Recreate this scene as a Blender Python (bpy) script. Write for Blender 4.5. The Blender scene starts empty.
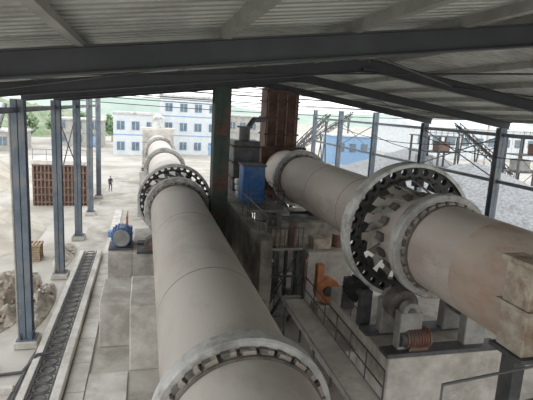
import bpy, math, random
from mathutils import Vector, Matrix, noise
random.seed(7)
PI=math.pi
scene=bpy.context.scene
try:
    scene.view_settings.view_transform='Standard'
except Exception: pass

# ------------------------------------------------------------------ materials
def mat(name, c1, c2, scale=3.0, rough=0.85, metal=0.0, bump=0.15, stretch=(1,1,1), c3=None, s3=0.35, dust=None, detail=6, lo=0.35, hi=0.65, p3=(.48,.62)):
    m=bpy.data.materials.new(name); m.use_nodes=True
    nt=m.node_tree; N=nt.nodes; L=nt.links
    b=N['Principled BSDF']; b.inputs['Roughness'].default_value=rough; b.inputs['Metallic'].default_value=metal
    tc=N.new('ShaderNodeTexCoord'); mp=N.new('ShaderNodeMapping'); mp.inputs['Scale'].default_value=stretch
    L.new(tc.outputs['Object'],mp.inputs['Vector'])
    n=N.new('ShaderNodeTexNoise'); n.inputs['Scale'].default_value=scale; n.inputs['Detail'].default_value=detail
    n.inputs['Roughness'].default_value=0.62
    L.new(mp.outputs['Vector'],n.inputs['Vector'])
    r=N.new('ShaderNodeValToRGB'); r.color_ramp.elements[0].position=lo; r.color_ramp.elements[1].position=hi
    r.color_ramp.elements[0].color=(*c1,1); r.color_ramp.elements[1].color=(*c2,1)
    L.new(n.outputs['Fac'],r.inputs['Fac'])
    col=r.outputs['Color']
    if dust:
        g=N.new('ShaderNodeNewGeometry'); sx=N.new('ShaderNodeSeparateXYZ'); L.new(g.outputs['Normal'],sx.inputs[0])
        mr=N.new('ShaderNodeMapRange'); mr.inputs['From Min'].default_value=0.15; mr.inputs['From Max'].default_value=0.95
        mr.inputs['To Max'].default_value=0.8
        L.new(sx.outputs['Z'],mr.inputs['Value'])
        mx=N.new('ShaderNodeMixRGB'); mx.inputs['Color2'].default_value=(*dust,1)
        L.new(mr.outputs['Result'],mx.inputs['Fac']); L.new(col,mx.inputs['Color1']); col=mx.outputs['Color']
    if c3:
        n2=N.new('ShaderNodeTexNoise'); n2.inputs['Scale'].default_value=s3; n2.inputs['Detail'].default_value=8
        n2.inputs['Roughness'].default_value=0.7
        L.new(mp.outputs['Vector'],n2.inputs['Vector'])
        r2=N.new('ShaderNodeValToRGB'); r2.color_ramp.elements[0].position=p3[0]; r2.color_ramp.elements[1].position=p3[1]
        L.new(n2.outputs['Fac'],r2.inputs['Fac'])
        mx=N.new('ShaderNodeMixRGB'); mx.inputs['Color2'].default_value=(*c3,1)
        L.new(r2.outputs['Color'],mx.inputs['Fac']); L.new(col,mx.inputs['Color1']); col=mx.outputs['Color']
    L.new(col,b.inputs['Base Color'])
    if bump:
        bp=N.new('ShaderNodeBump'); bp.inputs['Strength'].default_value=bump; bp.inputs['Distance'].default_value=0.05
        L.new(n.outputs['Fac'],bp.inputs['Height']); L.new(bp.outputs['Normal'],b.inputs['Normal'])
    return m

M={}
M['concrete']=mat('concrete',(.42,.39,.35),(.60,.57,.52),1.6,c3=(.34,.31,.27),s3=.5)
M['concrete_dark']=mat('concrete_dark',(.17,.155,.135),(.32,.30,.26),1.4,c3=(.12,.105,.09),s3=.6)
M['floor']=mat('floor_concrete',(.40,.375,.33),(.54,.51,.46),.8,c3=(.30,.275,.23),s3=.25)
M['walk']=mat('walkway_concrete',(.55,.52,.47),(.70,.67,.62),1.2,c3=(.46,.43,.38),s3=.7)
M['yard']=mat('yard_dust',(.42,.39,.34),(.55,.525,.475),.15,c3=(.33,.30,.255),s3=.12,bump=.3)
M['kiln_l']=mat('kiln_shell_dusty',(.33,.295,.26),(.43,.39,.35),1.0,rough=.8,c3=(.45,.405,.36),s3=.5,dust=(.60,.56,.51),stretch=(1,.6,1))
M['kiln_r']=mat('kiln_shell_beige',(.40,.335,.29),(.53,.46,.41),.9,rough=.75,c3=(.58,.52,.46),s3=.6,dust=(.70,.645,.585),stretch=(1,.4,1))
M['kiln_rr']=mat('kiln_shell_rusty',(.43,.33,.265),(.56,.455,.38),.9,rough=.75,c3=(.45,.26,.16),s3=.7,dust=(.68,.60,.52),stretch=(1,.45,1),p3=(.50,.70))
M['seam']=mat('weld_seam',(.28,.235,.20),(.42,.37,.32),4)
M['tyre']=mat('tyre_steel',(.36,.355,.34),(.56,.555,.53),2.5,rough=.6,metal=.15,c3=(.24,.22,.20),s3=1.0)
M['tyre_dark']=mat('tyre_dark',(.08,.072,.065),(.18,.165,.15),3,rough=.7)
M['pale']=mat('pale_steel',(.48,.49,.47),(.68,.69,.66),3,rough=.6,c3=(.33,.32,.29),s3=1.2)
M['gearpale']=mat('gear_plate',(.26,.26,.22),(.48,.48,.42),3,rough=.7,c3=(.08,.07,.06),s3=1.5)
M['geardark']=mat('gear_web_dark',(.02,.02,.02),(.055,.052,.048),3,rough=.55)
M['black']=mat('greasy_black',(.012,.012,.012),(.035,.032,.03),5,rough=.6)
M['dsteel']=mat('dark_steel',(.05,.052,.055),(.11,.11,.11),2,rough=.6)
M['gsteel']=mat('dusty_grey_steel',(.22,.215,.20),(.36,.35,.33),2,rough=.7)
M['rafter']=mat('rafter_paint',(.020,.023,.024),(.036,.039,.041),1,rough=.55,bump=.03)
M['column']=mat('column_bluegrey',(.10,.13,.16),(.16,.19,.23),1.5,rough=.6,c3=(.20,.20,.20),s3=.8,bump=.04)
M['green']=mat('column_darkgreen',(.02,.04,.032),(.045,.068,.052),1.5,rough=.7,c3=(.10,.055,.04),s3=1.0)
M['rust']=mat('rust',(.07,.038,.030),(.13,.072,.054),2.0,rough=.9,c3=(.045,.03,.027),s3=.9)
M['rustpale']=mat('rust_pale',(.34,.28,.22),(.52,.47,.39),2.4,rough=.9,c3=(.24,.15,.09),s3=1.5,p3=(.50,.66))
M['rustgrille']=mat('rust_grille',(.15,.095,.075),(.26,.18,.14),3,rough=.9)
M['roof']=mat('roof_sheet',(.34,.35,.325),(.43,.44,.41),.8,rough=.45,metal=.3,bump=.04,c3=(.26,.26,.245),s3=.5)
M['purlin']=mat('purlin_galv',(.22,.22,.20),(.31,.31,.29),2,rough=.5,metal=.2,bump=.03)
M['blue']=mat('blue_paint',(.02,.10,.32),(.04,.17,.45),3,rough=.5,c3=(.10,.18,.30),s3=1.5)
M['bluelt']=mat('blue_light',(.20,.34,.52),(.28,.43,.62),3,rough=.5)
M['white']=mat('white_paint',(.56,.59,.61),(.66,.69,.71),1,rough=.6,bump=.02)
M['brick']=mat('weathered_wall',(.34,.33,.31),(.46,.45,.42),1,rough=.8)
M['glass']=mat('window_glass',(.10,.15,.18),(.18,.23,.27),1,rough=.15,bump=0)
M['gravel']=mat('gravel',(.17,.175,.18),(.33,.335,.34),3.5,bump=.8,detail=10)
M['sand']=mat('sand',(.46,.42,.35),(.60,.56,.49),1.2,bump=.6,c3=(.37,.32,.26),s3=.3)
M['rubble']=mat('rubble',(.24,.205,.165),(.44,.395,.33),2.2,bump=.9,detail=10)
M['hill']=mat('hill',(.34,.42,.37),(.43,.50,.44),.05,bump=0)
M['orange']=mat('orange_paint',(.42,.15,.06),(.50,.22,.10),3,rough=.6)
M['redbrown']=mat('redbrown_paint',(.14,.065,.05),(.24,.12,.09),3,rough=.6,c3=(.14,.12,.10),s3=2)
M['wood']=mat('weathered_wood',(.28,.20,.13),(.45,.35,.24),3,rough=.9)
M['sack']=mat('sack',(.55,.55,.53),(.72,.72,.70),4)
M['skin']=mat('skin',(.45,.28,.20),(.52,.33,.24),6,rough=.6,bump=0)
M['cloth']=mat('navy_work_cloth',(.04,.05,.08),(.07,.08,.12),10)
M['cloth2']=mat('trouser_cloth',(.05,.05,.055),(.08,.08,.085),10)
M['hair']=mat('black_hair',(.01,.01,.01),(.03,.025,.02),20)
M['foliage']=mat('foliage',(.13,.20,.10),(.26,.35,.21),3)
M['foliage2']=mat('foliage_bank',(.15,.22,.12),(.28,.35,.22),.8,bump=1.0,c3=(.34,.34,.26),s3=.3)

# ------------------------------------------------------------------ geometry builder
class G:
    def __init__(s): s.v=[];s.f=[];s.m=[];s.sm=[]
    def add(s,vs,fs,m,smooth=False):
        o=len(s.v); s.v+= [tuple(p) for p in vs]
        for f in fs: s.f.append(tuple(i+o for i in f)); s.m.append(m); s.sm.append(smooth)
    def box(s,lo,hi,m,rot=None,bev=0.0):
        c=Vector([(a+b)/2 for a,b in zip(lo,hi)]); h=Vector([abs(b-a)/2 for a,b in zip(lo,hi)])
        b=min(bev,min(h)*.4)
        if b<=0:
            vs=[Vector((sx*h.x,sy*h.y,sz*h.z)) for sz in(-1,1) for sy in(-1,1) for sx in(-1,1)]
            fs=[(0,2,3,1),(4,5,7,6),(0,1,5,4),(2,6,7,3),(0,4,6,2),(1,3,7,5)]
        else:
            vs=[];fs=[];idx={}
            for sx in(-1,1):
                for sy in(-1,1):
                    for sz in(-1,1):
                        for ax in range(3):
                            p=[sx*h.x,sy*h.y,sz*h.z]
                            for k in range(3):
                                if k!=ax: p[k]-= (sx,sy,sz)[k]*b
                            idx[(sx,sy,sz,ax)]=len(vs); vs.append(Vector(p))
            def I(sg,ax): return idx[(*sg,ax)]
            for ax in range(3):
                o=[k for k in range(3) if k!=ax]
                for sg in(-1,1):
                    q=[]
                    for a,c2 in((-1,-1),(1,-1),(1,1),(-1,1)):
                        t=[0,0,0];t[ax]=sg;t[o[0]]=a;t[o[1]]=c2;q.append(I(t,ax))
                    fs.append(tuple(q))
                for a in(-1,1):
                    for c2 in(-1,1):
                        t1=[0,0,0];t1[ax]=-1;t1[o[0]]=a;t1[o[1]]=c2
                        t2=list(t1);t2[ax]=1
                        fs.append((I(t1,o[0]),I(t2,o[0]),I(t2,o[1]),I(t1,o[1])))
            for sx in(-1,1):
                for sy in(-1,1):
                    for sz in(-1,1): fs.append((idx[(sx,sy,sz,0)],idx[(sx,sy,sz,1)],idx[(sx,sy,sz,2)]))
        if rot is not None: vs=[rot@p for p in vs]
        s.add([p+c for p in vs],fs,m)
    def frame(s,p0,p1):
        d=(Vector(p1)-Vector(p0)).normalized()
        up=Vector((0,0,1)) if abs(d.z)<.95 else Vector((0,1,0))
        x=d.cross(up).normalized(); y=x.cross(d).normalized()
        return d,x,y
    def cyl(s,p0,p1,r,m,seg=12,r2=None,caps=True,smooth=True):
        if r2 is None:r2=r
        p0=Vector(p0);p1=Vector(p1);d,x,y=s.frame(p0,p1)
        vs=[];fs=[]
        for p,rr in((p0,r),(p1,r2)):
            for i in range(seg):
                a=2*PI*i/seg; vs.append(p+x*rr*math.cos(a)+y*rr*math.sin(a))
        for i in range(seg): j=(i+1)%seg; fs.append((i,j,seg+j,seg+i))
        s.add(vs,fs,m,smooth)
        if caps:
            s.add(vs[:seg],[tuple(range(seg))[::-1]],m); s.add(vs[seg:],[tuple(range(seg))],m)
    def path(s,pts,r,m,seg=8):
        for a,b in zip(pts[:-1],pts[1:]): s.cyl(a,b,r,m,seg)
    def bar(s,p0,p1,w,h,m):
        p0=Vector(p0);p1=Vector(p1);d,x,y=s.frame(p0,p1)
        vs=[p+x*a*w/2+y*b*h/2 for p in(p0,p1) for a,b in((-1,-1),(1,-1),(1,1),(-1,1))]
        s.add(vs,[(3,2,1,0),(4,5,6,7),(0,1,5,4),(1,2,6,5),(2,3,7,6),(3,0,4,7)],m)
    def ibeam(s,p0,p1,w,h,m,t=.03,side=None):
        p0=Vector(p0);p1=Vector(p1);d,x,y=s.frame(p0,p1)
        def slab(cx,cy,a,b):
            vs=[p+x*(cx+i*a/2)+y*(cy+j*b/2) for p in(p0,p1) for i,j in((-1,-1),(1,-1),(1,1),(-1,1))]
            s.add(vs,[(3,2,1,0),(4,5,6,7),(0,1,5,4),(1,2,6,5),(2,3,7,6),(3,0,4,7)],m)
        slab(0,h/2-t/2,w,t); slab(0,-h/2+t/2,w,t); slab(0,0,t*.7,h-2*t)
    def lathe(s,cx,cz,prof,m,seg=64,closed=False,smooth=True):
        n=len(prof);vs=[];fs=[]
        for (y,r) in prof:
            for i in range(seg):
                a=2*PI*i/seg; vs.append((cx+r*math.cos(a),y,cz+r*math.sin(a)))
        rng=n if closed else n-1
        for k in range(rng):
            k2=(k+1)%n
            for i in range(seg):
                j=(i+1)%seg; fs.append((k*seg+i,k2*seg+i,k2*seg+j,k*seg+j))
        s.add(vs,fs,m,smooth)
    def ringbox(s,cx,cz,y0,y1,ri,ro,m,seg=72,bev=.03):
        for a,b in (((y0,ri),(y0,ro-bev)),((y0,ro-bev),(y0+bev,ro)),((y0+bev,ro),(y1-bev,ro)),((y1-bev,ro),(y1,ro-bev)),((y1,ro-bev),(y1,ri)),((y1,ri),(y0,ri))):
            s.lathe(cx,cz,[a,b],m,seg)
    def holering(s,cx,cz,y0,y1,ri,ro,n,hr,m):
        seg=12; rm=(ri+ro)/2; da=2*PI/n
        for k in range(n):
            a0=k*da
            B=[]
            for i in range(seg):
                t=2*PI*i/seg; c,sn=math.cos(t),math.sin(t); q=1/max(abs(c),abs(sn))
                B.append((rm+(ro-ri)/2*c*q, a0+da/2*sn*q))
            H=[]
            for i in range(seg):
                t=2*PI*i/seg
                H.append((rm+hr*math.cos(t), a0+hr*math.sin(t)/rm))
            P=lambda r,a,y:(cx+r*math.cos(a),y,cz+r*math.sin(a))
            vs=[P(*b,y0) for b in B]+[P(*h,y0) for h in H]+[P(*b,y1) for b in B]+[P(*h,y1) for h in H]
            fs=[]
            for i in range(seg):
                j=(i+1)%seg
                fs+=[(i,j,seg+j,seg+i),(2*seg+i,3*seg+i,3*seg+j,2*seg+j),(seg+i,seg+j,3*seg+j,3*seg+i)]
            s.add(vs,fs,m)
    def rail(g,pts,h=1.05,m='dsteel',step=1.2,mid=True,r=.025):
        for a,b in zip(pts[:-1],pts[1:]):
            a=Vector(a);b=Vector(b);n=max(1,round((b-a).length/step)); u=Vector((0,0,h))
            g.cyl(a+u,b+u,r,m,8)
            if mid: g.cyl(a+u*.5,b+u*.5,r*.8,m,8)
            for i in range(n+1):
                p=a.lerp(b,i/n); g.cyl(p,p+u,r,m,8)
    def build(s,name,parent=None):
        me=bpy.data.meshes.new(name); me.from_pydata(s.v,[],s.f)
        used=[];
        for k in s.m:
            if k not in used: used.append(k)
        for k in used: me.materials.append(M[k])
        ix={k:i for i,k in enumerate(used)}
        for p,k,sm in zip(me.polygons,s.m,s.sm): p.material_index=ix[k]; p.use_smooth=sm
        me.update(); ob=bpy.data.objects.new(name,me); scene.collection.objects.link(ob)
        if parent: ob.parent=parent
        return ob

CAMZ=10.0
# ------------------------------------------------------------------ camera
psi,theta,rho=math.radians(14.55),math.radians(10.64),math.radians(3.15)
cam=bpy.data.cameras.new('camera'); co=bpy.data.objects.new('camera',cam); scene.collection.objects.link(co)
cam.sensor_width=36; cam.lens=32.4; cam.clip_end=2000; cam.clip_start=.05
R=Matrix.Rotation(-psi,4,'Z')@Matrix.Rotation(PI/2-theta,4,'X')@Matrix.Rotation(rho,4,'Z')
co.matrix_world=Matrix.Translation((0,0,CAMZ))@R
scene.camera=co

# ------------------------------------------------------------------ world (overcast daylight)
w=bpy.data.worlds.new('overcast'); scene.world=w; w.use_nodes=True
nt=w.node_tree; bg=nt.nodes['Background']
tc=nt.nodes.new('ShaderNodeTexCoord'); sp=nt.nodes.new('ShaderNodeSeparateXYZ'); rp=nt.nodes.new('ShaderNodeValToRGB')
nt.links.new(tc.outputs['Generated'],sp.inputs[0]); nt.links.new(sp.outputs['Z'],rp.inputs['Fac']); nt.links.new(rp.outputs['Color'],bg.inputs['Color'])
rp.color_ramp.elements[0].position=0.0; rp.color_ramp.elements[0].color=(.94,.95,.95,1)
rp.color_ramp.elements[1].position=.6; rp.color_ramp.elements[1].color=(.91,.94,.97,1)
bg.inputs['Strength'].default_value=2.1
sun=bpy.data.lights.new('sun','SUN'); sun.energy=.4; sun.angle=math.radians(60); so=bpy.data.objects.new('sun',sun)
so.rotation_euler=(math.radians(35),math.radians(-35),0); scene.collection.objects.link(so)

# ------------------------------------------------------------------ ground
g=G(); g.box((-150,-30,-.4),(220,400,-.02),'yard'); g.build('ground')
g=G(); g.box((-4.3,-8,-.02),(20.4,72,0.0),'floor'); g.build('floor')

# ------------------------------------------------------------------ roof
XR=7.6; XL=-5.4; XE=20.6
Y0,Y1=-6.0,36.0
def zb(x):
    return 11.5-.132*(XR-x) if x<XR else 11.5-.145*(x-XR)
RD=.42
def sheet(xa,xb):
    g=G(); p=.30; y=Y0; ys=[]
    while y<Y1:
        ys+=[(y,0),(y+.14,0),(y+.18,.06),(y+.26,.06)]; y+=p
    vs=[];fs=[]
    for (yy,dz) in ys:
        for x in (xa,xb): vs.append((x,yy,zb(x)+RD+.17+dz))
    for i in range(len(ys)-1): fs.append((2*i,2*i+1,2*i+3,2*i+2))
    g.add(vs,fs,'roof'); return g
g=sheet(XL-.5,XR)
g2=sheet(XR,XE+.5)
g.add(g2.v,g2.f,'roof')
for x in [XL,-3.2,-1.0,1.2,3.4,5.5,7.1,8.2,10.3,12.5,14.7,16.9,19.1,XE]:
    z=zb(x)+RD+.08
    g.bar((x,Y0,z),(x,Y1,z),.06,.17,'purlin'); g.bar((x+.05,Y0,z-.08),(x+.05,Y1,z-.08),.12,.015,'purlin')
g.build('roof_deck')
for i,y in enumerate([0,8,16,24,32]):
    g=G(); h=RD
    for xa,xb in((XL,XR),(XR,XE)):
        g.ibeam((xa,y,zb(xa)+h/2),(xb,y,zb(xb)+h/2),.26,h,'rafter',.03)
    g.box((XR-.3,y-.13,zb(XR)-.05),(XR+.3,y+.13,zb(XR)+.1),'rafter')
    g.build('roof_rafter')
g=G()
for (a,b) in ((8,16),(24,32)):
    for xa,xb in((-4.5,3.4),(3.4,11),(11,19)):
        g.cyl((xa,a,zb(xa)+.2),(xb,b,zb(xb)+.2),.025,'rafter',6); g.cyl((xb,a,zb(xb)+.2),(xa,b,zb(xa)+.2),.025,'rafter',6)
g.build('roof_bracing')
# ------------------------------------------------------------------ columns
def hcol(x,y,z0,z1,w,m,base=True):
    g=G(); t=.03
    g.box((x-w/2,y-w/2,z0),(x+w/2,y-w/2+t,z1),m); g.box((x-w/2,y+w/2-t,z0),(x+w/2,y+w/2,z1),m); g.box((x-.015,y-w/2,z0),(x+.015,y+w/2,z1),m)
    if base:
        g.box((x-w*.8,y-w*.8,z0),(x+w*.8,y+w*.8,z0+.05),m)
        for sx in(-1,1): g.box((x+sx*w*.45-.015,y-w*.7,z0),(x+sx*w*.45+.015,y+w*.7,z0+.3),m)
    return g
CX=-4.6
for y in (12,20,28,36,44,52):
    g=hcol(CX,y,0.3,zb(CX) if y<36 else 10.5,.46,'column')
    g.box((CX-.45,y-.45,0),(CX+.45,y+.45,.3),'concrete',bev=.03)
    if y==20:
        g.cyl((CX-.3,y-.1,.3),(CX-.3,y-.1,9.4),.05,'gsteel',8)
    g.build('steel_column')
for y in (0,8,16,24,32,40,48,56):
    g=hcol(20.1,y,0.3,zb(20.1) if y<36 else 10.3,.42,'column')
    g.box((19.65,y-.45,0),(20.55,y+.45,.3),'concrete',bev=.03)
    g.build('steel_column')
g=G()
g.ibeam((CX,12,9.5),(CX,52,9.5),.15,.2,'column',.02)
g.path([(CX,28,9.2),(CX,36,5.2)],.04,'column'); g.path([(CX,28,5.2),(CX,36,9.2)],.04,'column')
g.build('eave_strut')
g=G()
for z in (9.3,6.6,3.6):
    g.ibeam((20.1,0,z),(20.1,56,z),.15,.2,'column',.02)
for a in (24,40):
    g.cyl((20.1,a,9.2),(20.1,a+8,6.7),.04,'column',6); g.cyl((20.1,a,6.7),(20.1,a+8,9.2),.04,'column',6)
g.build('eave_strut')

# dark green centre column
g=G(); x,y=3.86,25.2; hw=.42
g.box((x-hw,y-.5,0.2),(x+hw,y-.44,zb(x)),'green'); g.box((x-hw,y+.44,.2),(x+hw,y+.5,zb(x)),'green'); g.box((x-.04,y-.5,.2),(x+.04,y+.5,zb(x)),'green')
for z in [1,3,5,6.5,8,9.5]: g.box((x-hw,y-.47,z),(x+hw,y+.47,z+.05),'green')
for sx in(-1,1): g.box((x+sx*(hw-.04)-.03,y-.47,.2),(x+sx*(hw-.04)+.03,y+.47,zb(x)-.8),'green')
for z in [5.8,8.6]: g.box((x-.3,y-.53,z),(x+.3,y-.5,z+.5),'rust')
g.box((x-.5,y-.7,0),(x+.6,y+.7,.2),'concrete_dark',bev=.03)
g.build('built_up_column')

# rusty feed tower at kiln inlet
g=G(); x,y=9.75,35.2
g.box((x-1.2,y-.9,3.2),(x+1.2,y+.9,zb(x)+.4),'rust')
for z in [5,6.5,8.2,9.4,10.6]: g.box((x-1.3,y-1.0,z),(x+1.3,y+1.0,z+.12),'rust')
for sx in (-1.1,-.4,.3,1.0): g.box((x+sx-.04,y-.98,3.2),(x+sx+.04,y-.9,11.2),'redbrown')
for sx in(-1,1):
    for sy in(-1,1): g.box((x+sx*1.1-.12,y+sy*.85-.12,0),(x+sx*1.1+.12,y+sy*.85+.12,3.3),'rust')
g.box((x-1.6,y-1.55,3.9),(x+1.8,y-.9,7.4),'rust',bev=.05)
g.build('kiln_feed_tower')

# ------------------------------------------------------------------ kilns
def kiln(name,cx,cz,R_,ya,yb,shellm,seams,tyres,gear,nearm=None,ysplit=0,hm='redbrown'):
    e=bpy.data.objects.new(name,None); scene.collection.objects.link(e); e.location=(cx,ya,cz)
    par=e
    def fin(g,n):
        o=g.build(n,par); o.matrix_parent_inverse=Matrix.Translation((-cx,-ya,-cz)); return o
    g=G()
    if nearm:
        g.lathe(cx,cz,[(ya,R_),(ysplit,R_)],nearm,96); y0=ysplit
    else: y0=ya
    prof=[]
    y=y0
    while y<yb: prof.append((y,R_)); y+=2.0
    prof.append((yb,R_))
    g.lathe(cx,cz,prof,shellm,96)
    g.lathe(cx,cz,[(ya,R_),(ya,.01)],'black',96); g.lathe(cx,cz,[(yb,R_),(yb,.01)],'black',96)
    fin(g,'shell')
    g=G()
    for s in seams:
        g.lathe(cx,cz,[(s-.04,R_),(s-.03,R_+.008),(s+.03,R_+.008),(s+.04,R_)],'seam',96)
    fin(g,'weld_seams')
    for (ty,ro,wd,m,piertop) in tyres:
        g=G()
        g.ringbox(cx,cz,ty-wd/2,ty+wd/2,R_+.1,ro,m,96,.04)
        n=28
        for k in range(n):
            a=2*PI*k/n; c=Vector((cx+(R_+.06)*math.cos(a),ty,cz+(R_+.06)*math.sin(a)))
            rot=Matrix.Rotation(-a,3,'Y'); j=random.uniform(-.05,.06)
            g.box(c-Vector((.055,wd/2+.16+j,.12)),c+Vector((.055,wd/2+.2,.12)),'seam',rot)
            for sg in(-1,1):
                c2=Vector((cx+(R_+.09)*math.cos(a+.05),ty+sg*(wd/2+.07),cz+(R_+.09)*math.sin(a+.05)))
                g.box(c2-Vector((.04,.05,.08)),c2+Vector((.04,.05,.08)),'tyre_dark',rot)
        for sg in(-1,1):
            g.ringbox(cx,cz,ty+sg*(wd/2+.22)-.03,ty+sg*(wd/2+.22)+.03,R_-.02,R_+.05,'tyre_dark',72,.01)
        fin(g,'riding_tyre')
        if piertop is not None:
            g=G(); rr=.55; A=math.radians(32)
            for sg in(-1,1):
                rx=cx+sg*(ro+rr)*math.sin(A); rz=cz-(ro+rr)*math.cos(A)
                g.cyl((rx,ty-wd/2-.05,rz),(rx,ty+wd/2+.05,rz),rr,'tyre_dark',32)
                g.cyl((rx,ty-wd/2-.6,rz),(rx,ty+wd/2+.6,rz),.16,'tyre_dark',16)
                for q in(-1,1):
                    yy=ty+q*(wd/2+.42)
                    g.cyl((rx,yy-.16,rz),(rx,yy+.16,rz),.32,hm,20)
                    g.box((rx-.42,yy-.2,piertop+.1),(rx+.42,yy+.2,rz),hm,bev=.03)
            g.box((cx-2.2,ty-wd/2-.9,piertop),(cx+2.2,ty-wd/2-.3,piertop+.14),'dsteel'); g.box((cx-2.2,ty+wd/2+.3,piertop),(cx+2.2,ty+wd/2+.9,piertop+.14),'dsteel')
            fin(g,'support_rollers')
    if gear:
        gy,ro,ri,gw,sm_=gear
        g=G()
        g.ringbox(cx,cz,gy-gw,gy+gw,ro-.06,ro,'pale',120,.02)
        g.ringbox(cx,cz,gy-gw-.03,gy-gw+.01,ro-.15,ro-.02,'pale',120,.01)
        g.holering(cx,cz,gy-gw*.55,gy-gw*.35,ri,ro-.06,32,.13,'geardark')
        g.holering(cx,cz,gy+gw*.4,gy+gw*.6,ri,ro-.06,32,.13,'geardark')
        g.ringbox(cx,cz,gy-gw*.8,gy+gw*.8,ri-.07,ri+.02,'geardark',96,.02)
        n=16
        for k in range(n):
            a=2*PI*k/n
            p0=Vector((cx+(R_+.02)*math.cos(a),gy-gw-.6,cz+(R_+.02)*math.sin(a)))
            b=a+.40
            p1=Vector((cx+(ri-.03)*math.cos(b),gy+.05,cz+(ri-.03)*math.sin(b)))
            nrm=Vector((math.cos(a+.2),0,math.sin(a+.2)))
            d=(p1-p0).normalized(); wv=d.cross(nrm).normalized()*.15; th=nrm*.02
            vs=[p+i*wv+j*th for p in(p0,p1) for i,j in((-1,-1),(1,-1),(1,1),(-1,1))]
            g.add(vs,[(3,2,1,0),(4,5,6,7),(0,1,5,4),(1,2,6,5),(2,3,7,6),(3,0,4,7)],sm_)
            c=Vector((cx+(ri-.16)*math.cos(b-.1),gy-gw*.4,cz+(ri-.16)*math.sin(b-.1)))
            g.box(c-Vector((.15,.18,.16)),c+Vector((.15,.18,.16)),'black',Matrix.Rotation(-b,3,'Y'))
            c=Vector((cx+(R_+.08)*math.cos(a),gy-gw-.55,cz+(R_+.08)*math.sin(a)))
            g.box(c-Vector((.06,.2,.14)),c+Vector((.06,.2,.14)),'tyre_dark',Matrix.Rotation(-a,3,'Y'))
        fin(g,'girth_gear')
        g=G()
        for k in range(120):
            a=2*PI*k/120; c=Vector((cx+(ro-.14)*math.cos(a),gy-.02,cz+(ro-.14)*math.sin(a)))
            g.box(c-Vector((.07,gw*.35,.035)),c+Vector((.07,gw*.35,.035)),'black',Matrix.Rotation(-a,3,'Y'))
        fin(g,'gear_teeth')
    return e
LX,LZ=1.83,4.2
RX,RZ=9.95,5.67
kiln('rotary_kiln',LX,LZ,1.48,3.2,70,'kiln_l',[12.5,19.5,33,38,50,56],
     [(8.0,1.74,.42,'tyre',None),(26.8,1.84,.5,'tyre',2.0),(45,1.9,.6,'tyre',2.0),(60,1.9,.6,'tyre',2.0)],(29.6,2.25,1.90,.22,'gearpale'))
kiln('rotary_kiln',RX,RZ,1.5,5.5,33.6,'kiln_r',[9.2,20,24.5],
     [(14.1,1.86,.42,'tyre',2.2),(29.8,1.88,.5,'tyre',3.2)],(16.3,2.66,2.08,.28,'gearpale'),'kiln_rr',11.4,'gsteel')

# ------------------------------------------------------------------ piers
def pier(boxes,name='concrete_pier',rails=()):
    g=G()
    for lo,hi,m in boxes: g.box(lo,hi,m,bev=.04)
    for r,h in rails: g.rail(r,h)
    return g.build(name)
pier([((-.5,17.3,0),(4.0,20.6,2.6),'concrete'),((-1.75,19.3,0),(-.5,22.3,1.9),'concrete')])
pier([((-.6,25.95,0),(3.9,31.2,2.0),'concrete'),((-1.9,25.95,0),(-.6,28.6,2.0),'concrete')])
pier([((-.6,43.2,0),(4.2,46.8,2.0),'concrete')])
pier([((-.6,58.2,0),(4.2,61.8,2.0),'concrete')])
pier([((-.3,6.2,0),(4,9.6,1.9),'concrete')])
pier([((7.8,13.0,0),(13.2,18.2,2.2),'concrete'),((7.8,17.3,2.2),(8.6,18.2,2.7),'concrete'),((6.95,15.2,0),(7.8,18.0,1.3),'concrete')],rails=[([(7.9,17.2,2.2),(7.9,15.4,2.2)],1.1)])
pier([((7.7,27.6,0),(12.6,32.4,3.2),'concrete_dark')],rails=[([(7.8,32.3,3.2),(7.8,27.7,3.2)],1.0)])
g=G(); g.box((4.6,18.2,0),(5.1,33,4.8),'concrete_dark',bev=.03)
for y in (20,24,28,32): g.box((5.1,y,0),(5.5,y+.4,4.6),'concrete_dark')
g.box((5.1,24,4.65),(7.3,33,4.8),'concrete_dark')
for y in(24.2,32.6): g.box((6.9,y,0),(7.2,y+.3,4.65),'concrete_dark')
g.rail([(4.85,18.4,4.8),(4.85,23.4,4.8)],1.0); g.rail([(5.3,24.1,4.8),(7.2,24.1,4.8),(7.2,27.5,4.8)],1.0)
g.path([(5.16,18.3,3.9),(5.16,32,3.9)],.06,'gsteel'); g.path([(5.16,18.3,3.6),(5.16,32,3.6)],.04,'rust')
g.build('service_platform')

g=G(); g.box((5.25,25.6,4.8),(6.5,26.8,6.9),'blue',bev=.04)
for i in range(7): g.box((5.3+i*.17,25.55,4.95),(5.37+i*.17,25.62,6.75),'blue')
g.box((5.2,25.5,6.9),(6.55,26.9,6.98),'dsteel')
g.build('blue_control_cabinet')
g=G()
for i in range(9):
    a=(5.3+(i%3)*.5,27.4+.2*(i//3),4.8+.34*(i//3))
    g.box(a,(a[0]+.55,a[1]+.7,a[2]+.34),'sack',bev=.14)
g.build('sack_stack')
g=G()
g.box((5.4,29.6,4.8),(7.1,31.2,8.0),'dsteel',bev=.05)
for z in(5.6,6.6,7.6): g.box((5.3,29.5,z),(7.2,31.3,z+.1),'rust')
g.cyl((6.2,30.4,8.0),(6.2,30.4,8.8),.35,'dsteel',20); g.cyl((6.2,30.4,8.8),(6.2,30.4,8.9),.5,'dsteel',20)
g.path([(6.2,30.4,8.5),(7.0,31.5,9.3),(8.5,33.9,9.3)],.18,'dsteel',12)
g.build('dust_collector')

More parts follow.
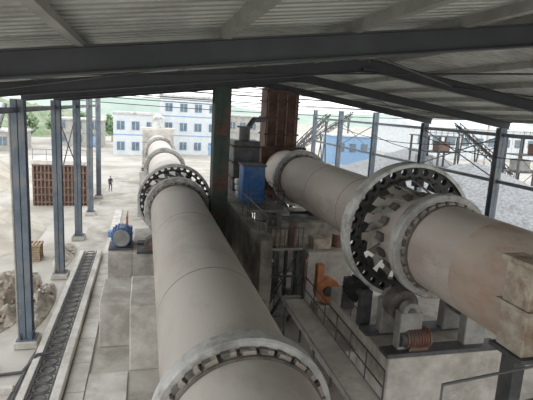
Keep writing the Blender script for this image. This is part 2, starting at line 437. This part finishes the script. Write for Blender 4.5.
# ------------------------------------------------------------------ blue drive motor by left kiln
g=G(); x,y,z=-1.2,27.2,2.0; r=.52
g.box((x-.68,y-.8,z),(x+.58,y+.7,z+.12),'dsteel')
g.cyl((x,y-.65,z+.70),(x,y+.45,z+.70),r,'blue',28)
for k in range(20):
    a=2*PI*k/20; c=Vector((x+(r+.02)*math.cos(a),y-.1,z+.70+(r+.02)*math.sin(a))); g.box(c-Vector((.05,.5,.012)),c+Vector((.05,.5,.012)),'blue',Matrix.Rotation(-a,3,'Y'))
g.cyl((x,y-.85,z+.70),(x,y-.65,z+.70),.45,'gsteel',24); g.cyl((x,y+.45,z+.70),(x,y+.95,z+.70),.1,'pale',12)
g.box((x-.75,y-.3,z+.6),(x-.45,y+.1,z+.95),'bluelt',bev=.02)
g.box((x-.35,y-.45,z+.12),(x+.35,y+.35,z+.3),'blue')
g.box((x-.45,y+.75,z),(x+.55,y+1.3,z+.9),'blue',bev=.05)
g.build('electric_motor')
g=G()
for yy in (28.75,29.6,30.6):
    g.bar((-1.0,yy,0.0),(-1.0,yy,3.3),.06,.06,'orange')
for z in(2.2,2.75,3.3): g.bar((-1.0,28.75,z),(-1.0,30.6,z),.06,.06,'orange')
g.build('guard_rail')

g=G(); x,y,z=8.7,14.0,2.2
g.box((x-.5,y-1.0,z),(x+.9,y-.35,z+.12),'dsteel')
g.cyl((x-.2,y-.65,z+.50),(x+.7,y-.65,z+.50),.32,'redbrown',24); g.cyl((x-.4,y-.65,z+.50),(x-.2,y-.65,z+.50),.27,'dsteel',24)
for k in range(8): g.cyl((x-.1+k*.1,y-.65,z+.50),(x-.07+k*.1,y-.65,z+.50),.36,'redbrown',24)
g.box((x-.1,y-.9,z+.12),(x+.6,y-.4,z+.3),'redbrown')
g.build('gear_motor')
g=G(); px,pz=8.05,3.35
g.cyl((px,16.05,pz),(px,16.6,pz),.42,'black',24)
for k in range(18):
    a=2*PI*k/18; c=Vector((px+.44*math.cos(a),16.32,pz+.44*math.sin(a))); g.box(c-Vector((.05,.27,.035)),c+Vector((.05,.27,.035)),'black',Matrix.Rotation(-a,3,'Y'))
g.cyl((px,15.5,pz),(px,17.2,pz),.12,'dsteel',12)
for yy in(15.6,17.05): g.box((px-.2,yy-.12,2.2),(px+.3,yy+.12,pz+.2),'dsteel',bev=.03)
g.build('drive_pinion')

# ------------------------------------------------------------------ left walkway, trench, curbs
g=G(); g.box((-2.6,9,0),(-1.95,46,.10),'walk',bev=.02); g.box((-1.94,9,0),(-.55,17.2,.06),'walk',bev=.02)
for y in range(10,46,2): g.box((-2.6,y,.1),(-1.95,y+.02,.104),'concrete_dark')
g.build('walkway_slab')
g=G(); g.box((-2.95,9,0),(-2.65,32,.38),'walk',bev=.02); g.box((-4.0,9,0),(-3.75,32,.38),'walk',bev=.02)
g.box((-3.75,9,0),(-2.95,32,.04),'concrete')
for xx in(-3.70,-3.0): g.bar((xx,9,.3),(xx,32,.3),.05,.05,'dsteel')
y=9.2
while y<31.5:
    cx_,cy_=-3.35,y+.3
    n=14
    for i in range(n):
        a=2*PI*i/n;b=2*PI*(i+1)/n
        g.bar((cx_+.26*math.cos(a),cy_+.26*math.sin(a),.3),(cx_+.26*math.cos(b),cy_+.26*math.sin(b),.3),.05,.04,'dsteel')
    g.bar((-3.72,y,.3),(-2.98,y,.3),.04,.04,'dsteel')
    y+=.6
g.build('cable_trench')
g=G()
for k,(dx,r) in enumerate([(0,.04),(.12,.03),(.25,.05)]):
    g.path([(-4.9+dx,13,.06),(-4.35+dx*.5,16.0,.06),(-4.2,18.2+dx,.06),(-4.12,19.3,.06)],r,'dsteel')
g.path([(-6.0,17.5,.06),(-4.3,17.7,.06),(-3.9,18.2,.45),(-3.3,18.3,.45)],.06,'dsteel')
g.box((-8,16.4,-.02),(-4.3,16.6,.25),'walk',bev=.02); g.box((-8,17.9,-.02),(-5.2,18.1,.25),'walk',bev=.02)
g.build('floor_pipes')
for (x,y,h) in((-1.6,23.6,.6),(-1.5,30.5,.9),(-1.5,36,.8)):
    g=G(); g.box((x-.3,y-.4,0),(x+.3,y+.4,h),'concrete',bev=.03); g.box((x-.2,y-.25,h),(x+.2,y+.25,h+.08),'dsteel'); g.build('concrete_plinth')

# ------------------------------------------------------------------ heaps
def heap(cx,cy,rx,ry,h,m,n=48,amp=.25,fs=.8,z0=0,pw=1.0,sharp=False):
    g=G(); vs=[];fa=[]
    for j in range(n+1):
        for i in range(n+1):
            u=-1+2*i/n; v=-1+2*j/n; d=math.hypot(u,v)
            x=cx+u*rx; y=cy+v*ry
            b=max(0,1-d)**pw*h
            nz=noise.noise(Vector((x*fs,y*fs,3.1)))+.5*noise.noise(Vector((x*fs*2.3,y*fs*2.3,9)))
            z=b+nz*amp*min(1,max(0,(1.0-d))*4)
            if d>=1: z=-.15
            vs.append((x,y,z0+z))
    for j in range(n):
        for i in range(n):
            a=j*(n+1)+i; fa.append((a,a+1,a+n+2,a+n+1))
    g.add(vs,fa,m,not sharp); return g
def stones(g,cx,cy,rx,ry,h,n,smax,mats):
    for k in range(n):
        a=random.random()*2*PI; d=random.random()**.6; x=cx+rx*d*math.cos(a); y=cy+ry*d*math.sin(a); s=.05+random.random()*smax
        c=Vector((x,y,max(0,h*(1-d))*.95+s*.3))
        rot=Matrix.Rotation(random.random()*3,3,Vector((random.random(),random.random(),random.random()+.1)).normalized())
        g.box(c-Vector((s,s*.7,s*.5)),c+Vector((s,s*.7,s*.5)),random.choice(mats),rot)
g=heap(-6.9,25.0,1.7,4.6,1.1,'rubble',64,.45,1.6,sharp=True)
stones(g,-6.8,25.0,1.6,4.3,1.0,240,.11,['rubble','rubble','sand','wood','rustgrille'])
g.build('rubble_heap')
g=heap(-4.95,24,.65,3.0,.7,'rubble',40,.2,2.0,sharp=True)
stones(g,-4.95,24,.55,2.9,.7,110,.08,['rubble','rubble','concrete','rustgrille'])
g.build('rubble_heap')
g=heap(-4.95,32,.6,2.8,.5,'sand',40,.2,2.0)
stones(g,-4.95,32,.5,2.6,.5,50,.09,['rubble','concrete'])
g.build('rubble_heap')
heap(-13.8,37.5,6.6,9,3.2,'sand',70,.5,.6).build('sand_heap')
heap(-21,62,8,10,4.5,'sand',60,.4,.5).build('sand_heap')
heap(36,46,12.5,15,5.6,'gravel',90,.35,.7,pw=.9).build('gravel_heap')
heap(46,76,14,13,5,'gravel',60,.3,.7).build('gravel_heap')

g=G(); px,py=-7.4,31.0
for L_ in range(7):
    z=L_*.15; j=random.uniform(-.05,.05)
    for i in range(6): g.box((px+j+i*.21,py+j,z+.11),(px+j+i*.21+.13,py+1.1+j,z+.13),'wood')
    for i in range(3): g.box((px+j,py+j+i*.5,z),(px+j+1.18,py+j+i*.5+.1,z+.11),'wood')
g.build('pallet_stack')

# ------------------------------------------------------------------ slatted bin (left background)
g=G(); x0,x1,y=-10.0,-5.3,48.0
g.box((x0-.2,y-.2,3.9),(x1+.2,y+4,4.3),'walk',bev=.03)
for i in range(15):
    x=x0+(x1-x0)*i/14; g.box((x-.06,y-.06,0),(x+.06,y+.06,3.9),'rustgrille')
for z in (.3,1.0,1.7,2.4,3.1,3.75): g.box((x0,y-.1,z),(x1,y-.04,z+.1),'rustgrille')
g.box((x0,y+.3,0),(x1,y+.5,3.9),'rustgrille')
for x in(x0,x1): g.box((x-.1,y,0),(x+.1,y+3.8,3.9),'rustgrille')
g.rail([(x0,48,4.3),(x1,48,4.3)],1.0,'column')
g.build('slatted_storage_bin')

g=G(); g.cyl((-6.3,17,3.4),(-6.0,23.5,9.6),.16,'white',16); g.cyl((-6.33,16.9,2.8),(-6.3,17,3.4),.16,'white',16); g.cyl((-6.33,16.9,0),(-6.33,16.9,2.8),.13,'white',16)
g.build('slanting_pipe')

# ------------------------------------------------------------------ office building
def office(x0,x1,y0,y1,h,fl,wn,name='office_building',wm='white'):
    g=G()
    g.box((x0,y0,0),(x1,y1,h),wm); g.box((x0-.3,y0-.3,h),(x1+.3,y1+.3,h+.35),'pale')
    fh=h/fl
    for f in range(fl):
        if f: g.box((x0,y0-.05,f*fh-.1),(x1,y0,f*fh+.1),'bluelt' if wm=='white' else 'gsteel')
        for i in range(wn):
            x=x0+(x1-x0)*(i+.5)/wn-.65; z=f*fh+1.0
            g.box((x-.08,y0-.08,z-.08),(x+1.38,y0-.02,z+1.58),'bluelt' if wm=='white' else 'gsteel'); g.box((x,y0-.12,z),(x+1.3,y0-.08,z+1.5),'glass'); g.box((x+.62,y0-.14,z),(x+.68,y0-.1,z+1.5),'white')
            if i==wn-1 and f==0: g.box((x,y0-.13,.1),(x+1.3,y0-.08,2.2),'bluelt')
    g.build(name)
office(-5.8,2.4,96,104,7.8,2,3)
office(3.2,15,100,112,11.6,3,4)
office(-19,-9,112,120,5.6,2,3,'workshop_building','brick')
office(-31,-22,98,105,3.4,1,4,'workshop_building','brick')
office(17,30,118,126,8.0,2,5,'workshop_building','brick')

g=G()
g.box((-.3,70.02,0),(4.0,73,6.3),'concrete'); g.box((-.5,70.1,6.3),(4.2,73.2,6.6),'walk')
for z in(1.5,3,4.5): g.box((-.36,70.02,z),(4.06,70.12,z+.15),'gsteel')
g.cyl((1.83,71.5,6.6),(1.83,71.5,8.0),.9,'pale',28); g.cyl((1.83,71.5,8.0),(1.83,71.5,8.6),.9,'pale',28,r2=.3)
g.build('kiln_inlet_chamber')

# ------------------------------------------------------------------ gangway + stairs between kilns
g=G()
a=Vector((6.3,18.6,2.0)); b=Vector((6.45,11.6,1.6))
g.bar(a,b,.85,.06,'walk')
for dx in(-.45,.45): g.bar(a+Vector((dx,0,-.05)),b+Vector((dx,0,-.05)),.06,.2,'gsteel')
for t in(0,.5,1):
    p=a.lerp(b,t)
    for dx in(-.38,.38): g.bar((p.x+dx,p.y,0),(p.x+dx,p.y,p.z-.05),.08,.08,'dsteel')
for t in [i/6 for i in range(7)]:
    p=a.lerp(b,t)+Vector((.44,0,0)); g.cyl(p,p+Vector((0,0,1.05)),.025,'dsteel',8)
for h in(.5,1.05): g.cyl(a+Vector((.44,0,h)),b+Vector((.44,0,h)),.025,'dsteel',8)
g.build('elevated_gangway')
g=G()
for i in range(7):
    z=2.0-.27*i; g.box((5.75,18.9+i*.26,z-.05),(6.75,19.15+i*.26,z),'gsteel')
for xx in(5.75,6.75): g.bar((xx,18.8,2.0),(xx,20.8,.05),.05,.18,'dsteel'); g.cyl((xx,18.8,3.0),(xx,20.8,1.05),.025,'dsteel',8)
for xx in(5.75,6.75):
    for t in(0,.5,1): g.cyl((xx,18.8+2*t,2.0-1.95*t),(xx,18.8+2*t,3.0-1.95*t),.025,'dsteel',8)
g.build('steel_stairs')
g=G()
for x in(5.9,7.4):
    for y in(21.8,23.7): g.box((x-.08,y-.08,0),(x+.08,y+.08,3.3),'dsteel')
g.box((5.7,21.6,3.3),(7.6,23.9,3.42),'gsteel')
g.box((6.0,22.0,3.42),(6.9,22.8,4.2),'rustpale',bev=.04); g.cyl((7.2,22.2,3.42),(7.2,22.2,4.5),.22,'redbrown',16)
g.box((5.9,21.64,1.9),(7.4,21.7,2.0),'dsteel'); g.bar((5.9,21.7,0.2),(7.4,21.7,3.2),.06,.06,'dsteel'); g.bar((7.4,21.7,0.2),(5.9,21.7,3.2),.06,.06,'dsteel')
for i in range(9): g.cyl((5.72+i*.232,21.65,3.42),(5.72+i*.232,21.65,4.42),.022,'dsteel',6)
g.cyl((5.72,21.65,4.42),(7.58,21.65,4.42),.025,'dsteel',8)
g.build('equipment_stand')
g=G(); g.box((8.2,22.5,0),(10.8,25.0,2.9),'concrete',bev=.04); g.box((8.6,22.9,2.9),(9.6,23.8,3.5),'rustpale',bev=.04); g.cyl((10.2,23.5,2.9),(10.2,23.5,3.6),.3,'redbrown',20)
g.build('thrust_unit_pedestal')
# blower with duct (orange-red) on a skid, pipes to the wall
g=G(); x,y=8.9,20.6
g.box((x-.9,y-.5,0),(x+.9,y+.5,.9),'concrete',bev=.03)
g.cyl((x-.3,y-.25,1.6),(x-.3,y+.25,1.6),.62,'orange',28); g.cyl((x-.3,y-.32,1.6),(x-.3,y-.25,1.6),.25,'dsteel',16)
g.box((x-.5,y-.22,.9),(x-.1,y+.22,1.2),'dsteel'); g.box((x-.9,y-.2,1.6),(x-.55,y+.2,2.9),'orange',bev=.02)
g.cyl((x+.2,y,1.4),(x+.85,y,1.4),.28,'redbrown',20); g.cyl((x-.1,y,1.5),(x+.2,y,1.45),.08,'gsteel',10)
g.box((x+.25,y-.25,.9),(x+.8,y+.25,1.15),'redbrown')
g.build('centrifugal_blower')
g=G()
g.path([(5.35,18.0,.15),(5.35,23.5,.15),(5.35,23.5,3.2),(5.7,23.8,3.2)],.09,'rustpale',10)
g.path([(5.65,17.0,.1),(5.62,21.2,.1)],.06,'dsteel',8)
g.path([(7.65,18.6,.1),(7.62,21.2,.1),(7.62,21.2,2.8),(8.15,22.3,2.8)],.07,'redbrown',10)
for k in range(4):
    pts=[(5.2+.02*k,24+k*.3,4.6-.05*k)]
    for i in range(1,9):
        t=i/8; pts.append((5.2+2.45*t,24+k*.3+3.4*t,4.6-.05*k-1.1*t-1.2*t*(1-t)))
    g.path(pts,.025,'black',6)
g.build('pipes_and_cables')
g=G()
for k in range(16):
    x=5.3+random.random()*.3; y=12+random.random()*4.6; a=PI/2+random.uniform(-.3,.3); l=.5+random.random()*.4
    g.cyl((x,y,.08+.05*(k%3)),(x+l*.4*math.cos(a),y+l*math.sin(a),.08+.05*(k%3)),.06,random.choice(['rust','dsteel','rustpale']),8)
g.build('scrap_pipes')
for (x,y) in ((11.2,19.8),(11.9,20.1)):
    g=G(); g.cyl((x,y,0),(x,y,.88),.29,'blue',24)
    for z in(.0,.29,.58,.86): g.cyl((x,y,z),(x,y,z+.03),.305,'blue',24)
    g.build('oil_drum')

g=G()
g.box((7.92,7.9,5.0),(8.38,8.7,7.0),'rustpale',bev=.03)
g.box((7.84,7.8,7.0),(8.44,8.8,7.12),'rustpale',bev=.02); g.box((7.84,7.8,6.0),(8.40,8.8,6.08),'rustpale')
g.box((7.84,7.8,4.9),(9.0,8.8,5.0),'dsteel')
g.box((7.98,8.1,0),(8.28,8.5,4.9),'dsteel')
g.build('kiln_seal_housing')

# near service walkway edge in foreground
g=G(); zt=6.62
g.ibeam((2.6,4.1,zt-.15),(8.5,4.9,zt-.15),.18,.26,'dsteel',.02)
g.box((3.6,3.4,zt),(8.5,4.25,zt+.04),'dsteel')
g.box((6.6,3.9,0),(6.9,4.2,zt-.2),'dsteel'); g.box((3.75,2.2,0),(4.0,2.5,zt),'dsteel'); g.bar((3.9,2.3,zt-.1),(3.9,4.2,zt-.1),.1,.2,'dsteel')
g.bar((6.75,2.3,zt-.1),(6.75,4.4,zt-.1),.1,.2,'dsteel')
g.cyl((3.3,4.3,zt+.42),(8.5,5.0,zt+.42),.018,'dsteel',8)
for t in (0,.33,.66,1): g.cyl((3.3+5.2*t,4.3+.7*t,zt-.1),(3.3+5.2*t,4.3+.7*t,zt+.42),.015,'dsteel',8)
g.build('service_gantry')

# ------------------------------------------------------------------ right background
def truss(g,a,b,h,w,m,n):
    a=Vector(a);b=Vector(b);d=(b-a).normalized();s=d.cross(Vector((0,0,1))).normalized()*w/2;u=Vector((0,0,h))
    for o in(s,-s):
        g.bar(a+o,b+o,.12,.12,m);g.bar(a+o+u,b+o+u,.12,.12,m)
        for i in range(n):
            p=a.lerp(b,i/n);q=a.lerp(b,(i+1)/n); g.bar(p+o,q+o+u,.07,.07,m); g.bar(p+o,p+o+u,.07,.07,m)
    g.bar(a+u*.6,b+u*.6,w*.8,.05,'black')
def conveyor(a,b,n,ts):
    g=G(); truss(g,a,b,1,1,'dsteel',n)
    for t in ts:
        p=Vector(a).lerp(Vector(b),t); g.bar((p.x-.6,p.y-.5,0),(p.x,p.y-.5,p.z),.18,.18,'dsteel'); g.bar((p.x+.6,p.y+.5,0),(p.x,p.y+.5,p.z),.18,.18,'dsteel')
    g.build('belt_conveyor')
conveyor((62,70,.6),(47,66,8.6),14,(.35,.65,.92))
conveyor((22,78,.6),(32,82,9),10,(.5,.95))
conveyor((30,98,.6),(44,99,9.5),12,(.5,.95))
def station(cx_,cy_,nx,top):
    g=G()
    for i in range(nx+1):
        for sy in(0,3): g.box((cx_+3*i-.12,cy_+sy-.12,0),(cx_+3*i+.12,cy_+sy+.12,top),'dsteel')
    W=3*nx
    for z in(top*.35,top*.68,top): g.box((cx_-.3,cy_-.3,z),(cx_+W+.3,cy_+3.3,z+.15),'dsteel')
    for i in range(nx):
        g.bar((cx_+3*i,cy_,.2),(cx_+3*i+3,cy_,top*.35),.07,.07,'dsteel'); g.bar((cx_+3*i+3,cy_,top*.35),(cx_+3*i,cy_,top*.68),.07,.07,'dsteel')
    g.box((cx_+.6,cy_+.4,top*.35+.15),(cx_+2.6,cy_+2.6,top*.6),'gsteel',bev=.1); g.box((cx_+3.4,cy_+.4,top*.68+.15),(cx_+5.2,cy_+2.4,top*.9),'redbrown',bev=.1)
    for z in(top+.6,top+1.1): g.bar((cx_-.3,cy_-.3,z),(cx_+W+.3,cy_-.3,z),.06,.06,'dsteel')
    for i in range(3*nx+1): g.bar((cx_+i,cy_-.3,top+.1),(cx_+i,cy_-.3,top+1.1),.06,.06,'dsteel')
    g.build('screening_station')
station(40,64,2,7.4)
station(54,60,3,7.8)
g=G(); g.box((36.5,90,0),(46,96,5.6),'bluelt'); g.box((36.2,89.7,5.6),(46.3,96.3,5.9),'white')
for x in(37.5,40.0,42.5): g.box((x,89.9,2.5),(x+1.4,90,4.2),'glass')
g.build('blue_workshop')
g=G(); g.box((66,110,0),(106,130,8),'white')
for i in range(20): g.box((66+i*2,109.9,0),(66.1+i*2,110,8),'pale')
for i in range(9): g.box((67.5+i*4.2,109.85,3.5),(70+i*4.2,109.95,5.6),'glass')
g.add([(65.5,109.5,8),(106.5,109.5,8),(106.5,120,10.5),(65.5,120,10.5),(65.5,130.5,8),(106.5,130.5,8)],[(0,1,2,3),(3,2,5,4),(0,3,4),(1,5,2)],'white')
g.build('warehouse')
g=G(); g.rail([(21.8,30,0),(21.8,74,0)],1.8,'column',2.0); g.build('yard_fence')
for zz,yy in ((0,75),(1.2,58)):
    g=G()
    for x in (-22,60): g.cyl((x,yy,0),(x,yy,11.5+zz),.18,'concrete',10); g.bar((x,yy-1,11+zz),(x,yy+1,11+zz),.12,.12,'dsteel')
    for dz,dy in((11.1,-.9),(11.1,.9),(11.5,0),(10.3,0)):
        pts=[]
        for i in range(21):
            t=i/20; pts.append((-22+82*t,yy+dy,dz+zz-1.6*4*t*(1-t)*.5))
        g.path(pts,.055,'black',5)
    g.build('power_line')
g=G()
for k,(ya,za,yb,zb_) in enumerate(((24,8.9,48,8.7),(24,8.5,40,8.4),(16,8.8,32,8.8))):
    pts=[]
    for i in range(17):
        t=i/16; pts.append((19.8,ya+(yb-ya)*t,za+(zb_-za)*t-.8*4*t*(1-t)))
    g.path(pts,.03,'black',5)
g.build('hanging_cables')
g=G(); vs=[];fs=[];n=80
for i in range(n+1):
    x=-350+800*i/n; h=11+7*noise.noise(Vector((x*.012,1.3,0)))
    vs+= [(x,380,-1),(x,395,h)]
for i in range(n): fs.append((2*i,2*i+2,2*i+3,2*i+1))
g.add(vs,fs,'hill',True); g.build('hill_ridge')
heap(-52,160,46,30,9.5,'foliage2',110,2.4,.22,pw=.5).build('wooded_bank')
heap(-38,100,7,9,3.0,'foliage2',50,1.2,.5,pw=.6).build('shrub_bank')
def tree(x,y,h):
    g=G(); g.cyl((x,y,0),(x,y,h*.55),.16,'rubble',8,r2=.08)
    for k in range(110):
        a=random.random()*2*PI; b=math.acos(2*random.random()-1); rr=h*.34*(.4+.6*random.random())
        c=Vector((x+rr*math.sin(b)*math.cos(a),y+rr*math.sin(b)*math.sin(a),h*.60+rr*1.1*math.cos(b)))
        s=h*.05*(.6+random.random()*.7)
        rot=Matrix.Rotation(random.random()*3,3,Vector((random.random()+.1,random.random(),random.random())).normalized())
        g.box(c-Vector((s,s,s*.7)),c+Vector((s,s,s*.7)),'foliage',rot,bev=s*.35)
    g.build('broadleaf_tree')
for t in ((-36,116,7.5),(-31,110,6.5),(-25,116,7),(-43,114,8),(-21,126,7),(-15,125,7.5),(-48,110,7),(-8,128,7)): tree(*t)

# ------------------------------------------------------------------ worker
def worker(loc,ang):
    V=[(0,0,.95),(0,.01,1.15),(0,.02,1.36),(0,.02,1.48),(0,.0,1.56),
       (.19,.01,1.42),(.25,-.02,1.14),(.24,-.16,.92),
       (-.19,.01,1.42),(-.26,.02,1.14),(-.25,-.08,.88),
       (.10,0,.88),(.12,-.06,.50),(.12,.03,.09),(.13,-.14,.05),
       (-.10,0,.88),(-.12,.04,.50),(-.13,.12,.09),(-.14,-.05,.05)]
    E=[(0,1),(1,2),(2,3),(3,4),(2,5),(5,6),(6,7),(2,8),(8,9),(9,10),(0,11),(11,12),(12,13),(13,14),(0,15),(15,16),(16,17),(17,18)]
    Rr=[.15,.14,.16,.075,.06,.07,.052,.035,.07,.052,.035,.10,.07,.05,.045,.10,.07,.05,.045]
    me=bpy.data.meshes.new('b'); me.from_pydata(V,E,[]); ob=bpy.data.objects.new('b',me); scene.collection.objects.link(ob)
    sk=ob.modifiers.new('s','SKIN')
    for i,r in enumerate(Rr): me.skin_vertices[0].data[i].radius=(r,r*.8)
    me.skin_vertices[0].data[0].use_root=True
    sb=ob.modifiers.new('u','SUBSURF'); sb.levels=1
    dg=bpy.context.evaluated_depsgraph_get(); dg.update()
    nm=bpy.data.meshes.new_from_object(ob.evaluated_get(dg))
    bpy.data.objects.remove(ob)
    g=G()
    for p in nm.polygons:
        c=p.center; m='cloth' if c.z>.93 else 'cloth2'
        if c.z>1.5: m='skin'
        if abs(c.x)>.2 and .8<c.z<=1.2: m='cloth'
        if c.z<.09: m='black'
        g.add([nm.vertices[i].co for i in p.vertices],[tuple(range(len(p.vertices)))],m,True)
    def ell(c,rx,ry,rz,m,seg=16,rg=10,cut=None):
        vs=[];fs=[]
        for j in range(rg+1):
            b=PI*j/rg
            for i in range(seg):
                a=2*PI*i/seg; k=1-.12*(math.cos(b)<-.2)*abs(math.cos(b)); vs.append((c[0]+rx*k*math.sin(b)*math.cos(a),c[1]+ry*math.sin(b)*math.sin(a),c[2]+rz*math.cos(b)))
        for j in range(rg):
            for i in range(seg):
                q=(i+1)%seg; f=(j*seg+i,j*seg+q,(j+1)*seg+q,(j+1)*seg+i)
                if cut is None or all(vs[t][2]>cut or vs[t][1]>c[1]+.03 for t in f): fs.append(f)
        g.add(vs,fs,m,True)
    ell((0,-.01,1.645),.075,.095,.115,'skin'); ell((0,.005,1.665),.083,.098,.108,'hair',cut=1.69)
    ell((0,-.108,1.63),.012,.02,.022,'skin',8,6)
    for s in(-1,1): ell((s*.078,0,1.635),.012,.02,.03,'skin',8,6); ell((s*.03,-.095,1.655),.012,.008,.007,'hair',8,4)
    ell((0,-.098,1.59),.025,.008,.006,'redbrown',8,4)
    for (hx,hy,hz,s) in((.24,-.17,.90,1),(-.25,-.09,.86,-1)):
        ell((hx,hy,hz-.05),.02,.042,.055,'skin',10,6)
        for f,(o,l) in enumerate(((-.032,.065),(-.011,.075),(.011,.07),(.032,.055))):
            p=Vector((hx,hy+o,hz-.09)); q=p+Vector((-s*.01,0,-l*.55)); r=q+Vector((-s*.02,0,-l*.4))
            g.cyl(p,q,.0095,'skin',6,r2=.009); g.cyl(q,r,.009,'skin',6,r2=.007)
        p=Vector((hx,hy-.035,hz-.04)); q=p+Vector((-s*.015,-.03,-.03)); g.cyl(p,q,.011,'skin',6,r2=.01); g.cyl(q,q+Vector((-s*.01,-.005,-.03)),.01,'skin',6,r2=.008)
    T=Matrix.Translation(loc)@Matrix.Rotation(ang,4,'Z')
    g.v=[tuple(T@Vector(p)) for p in g.v]
    g.build('worker')
worker((-3.7,56,0),.6)
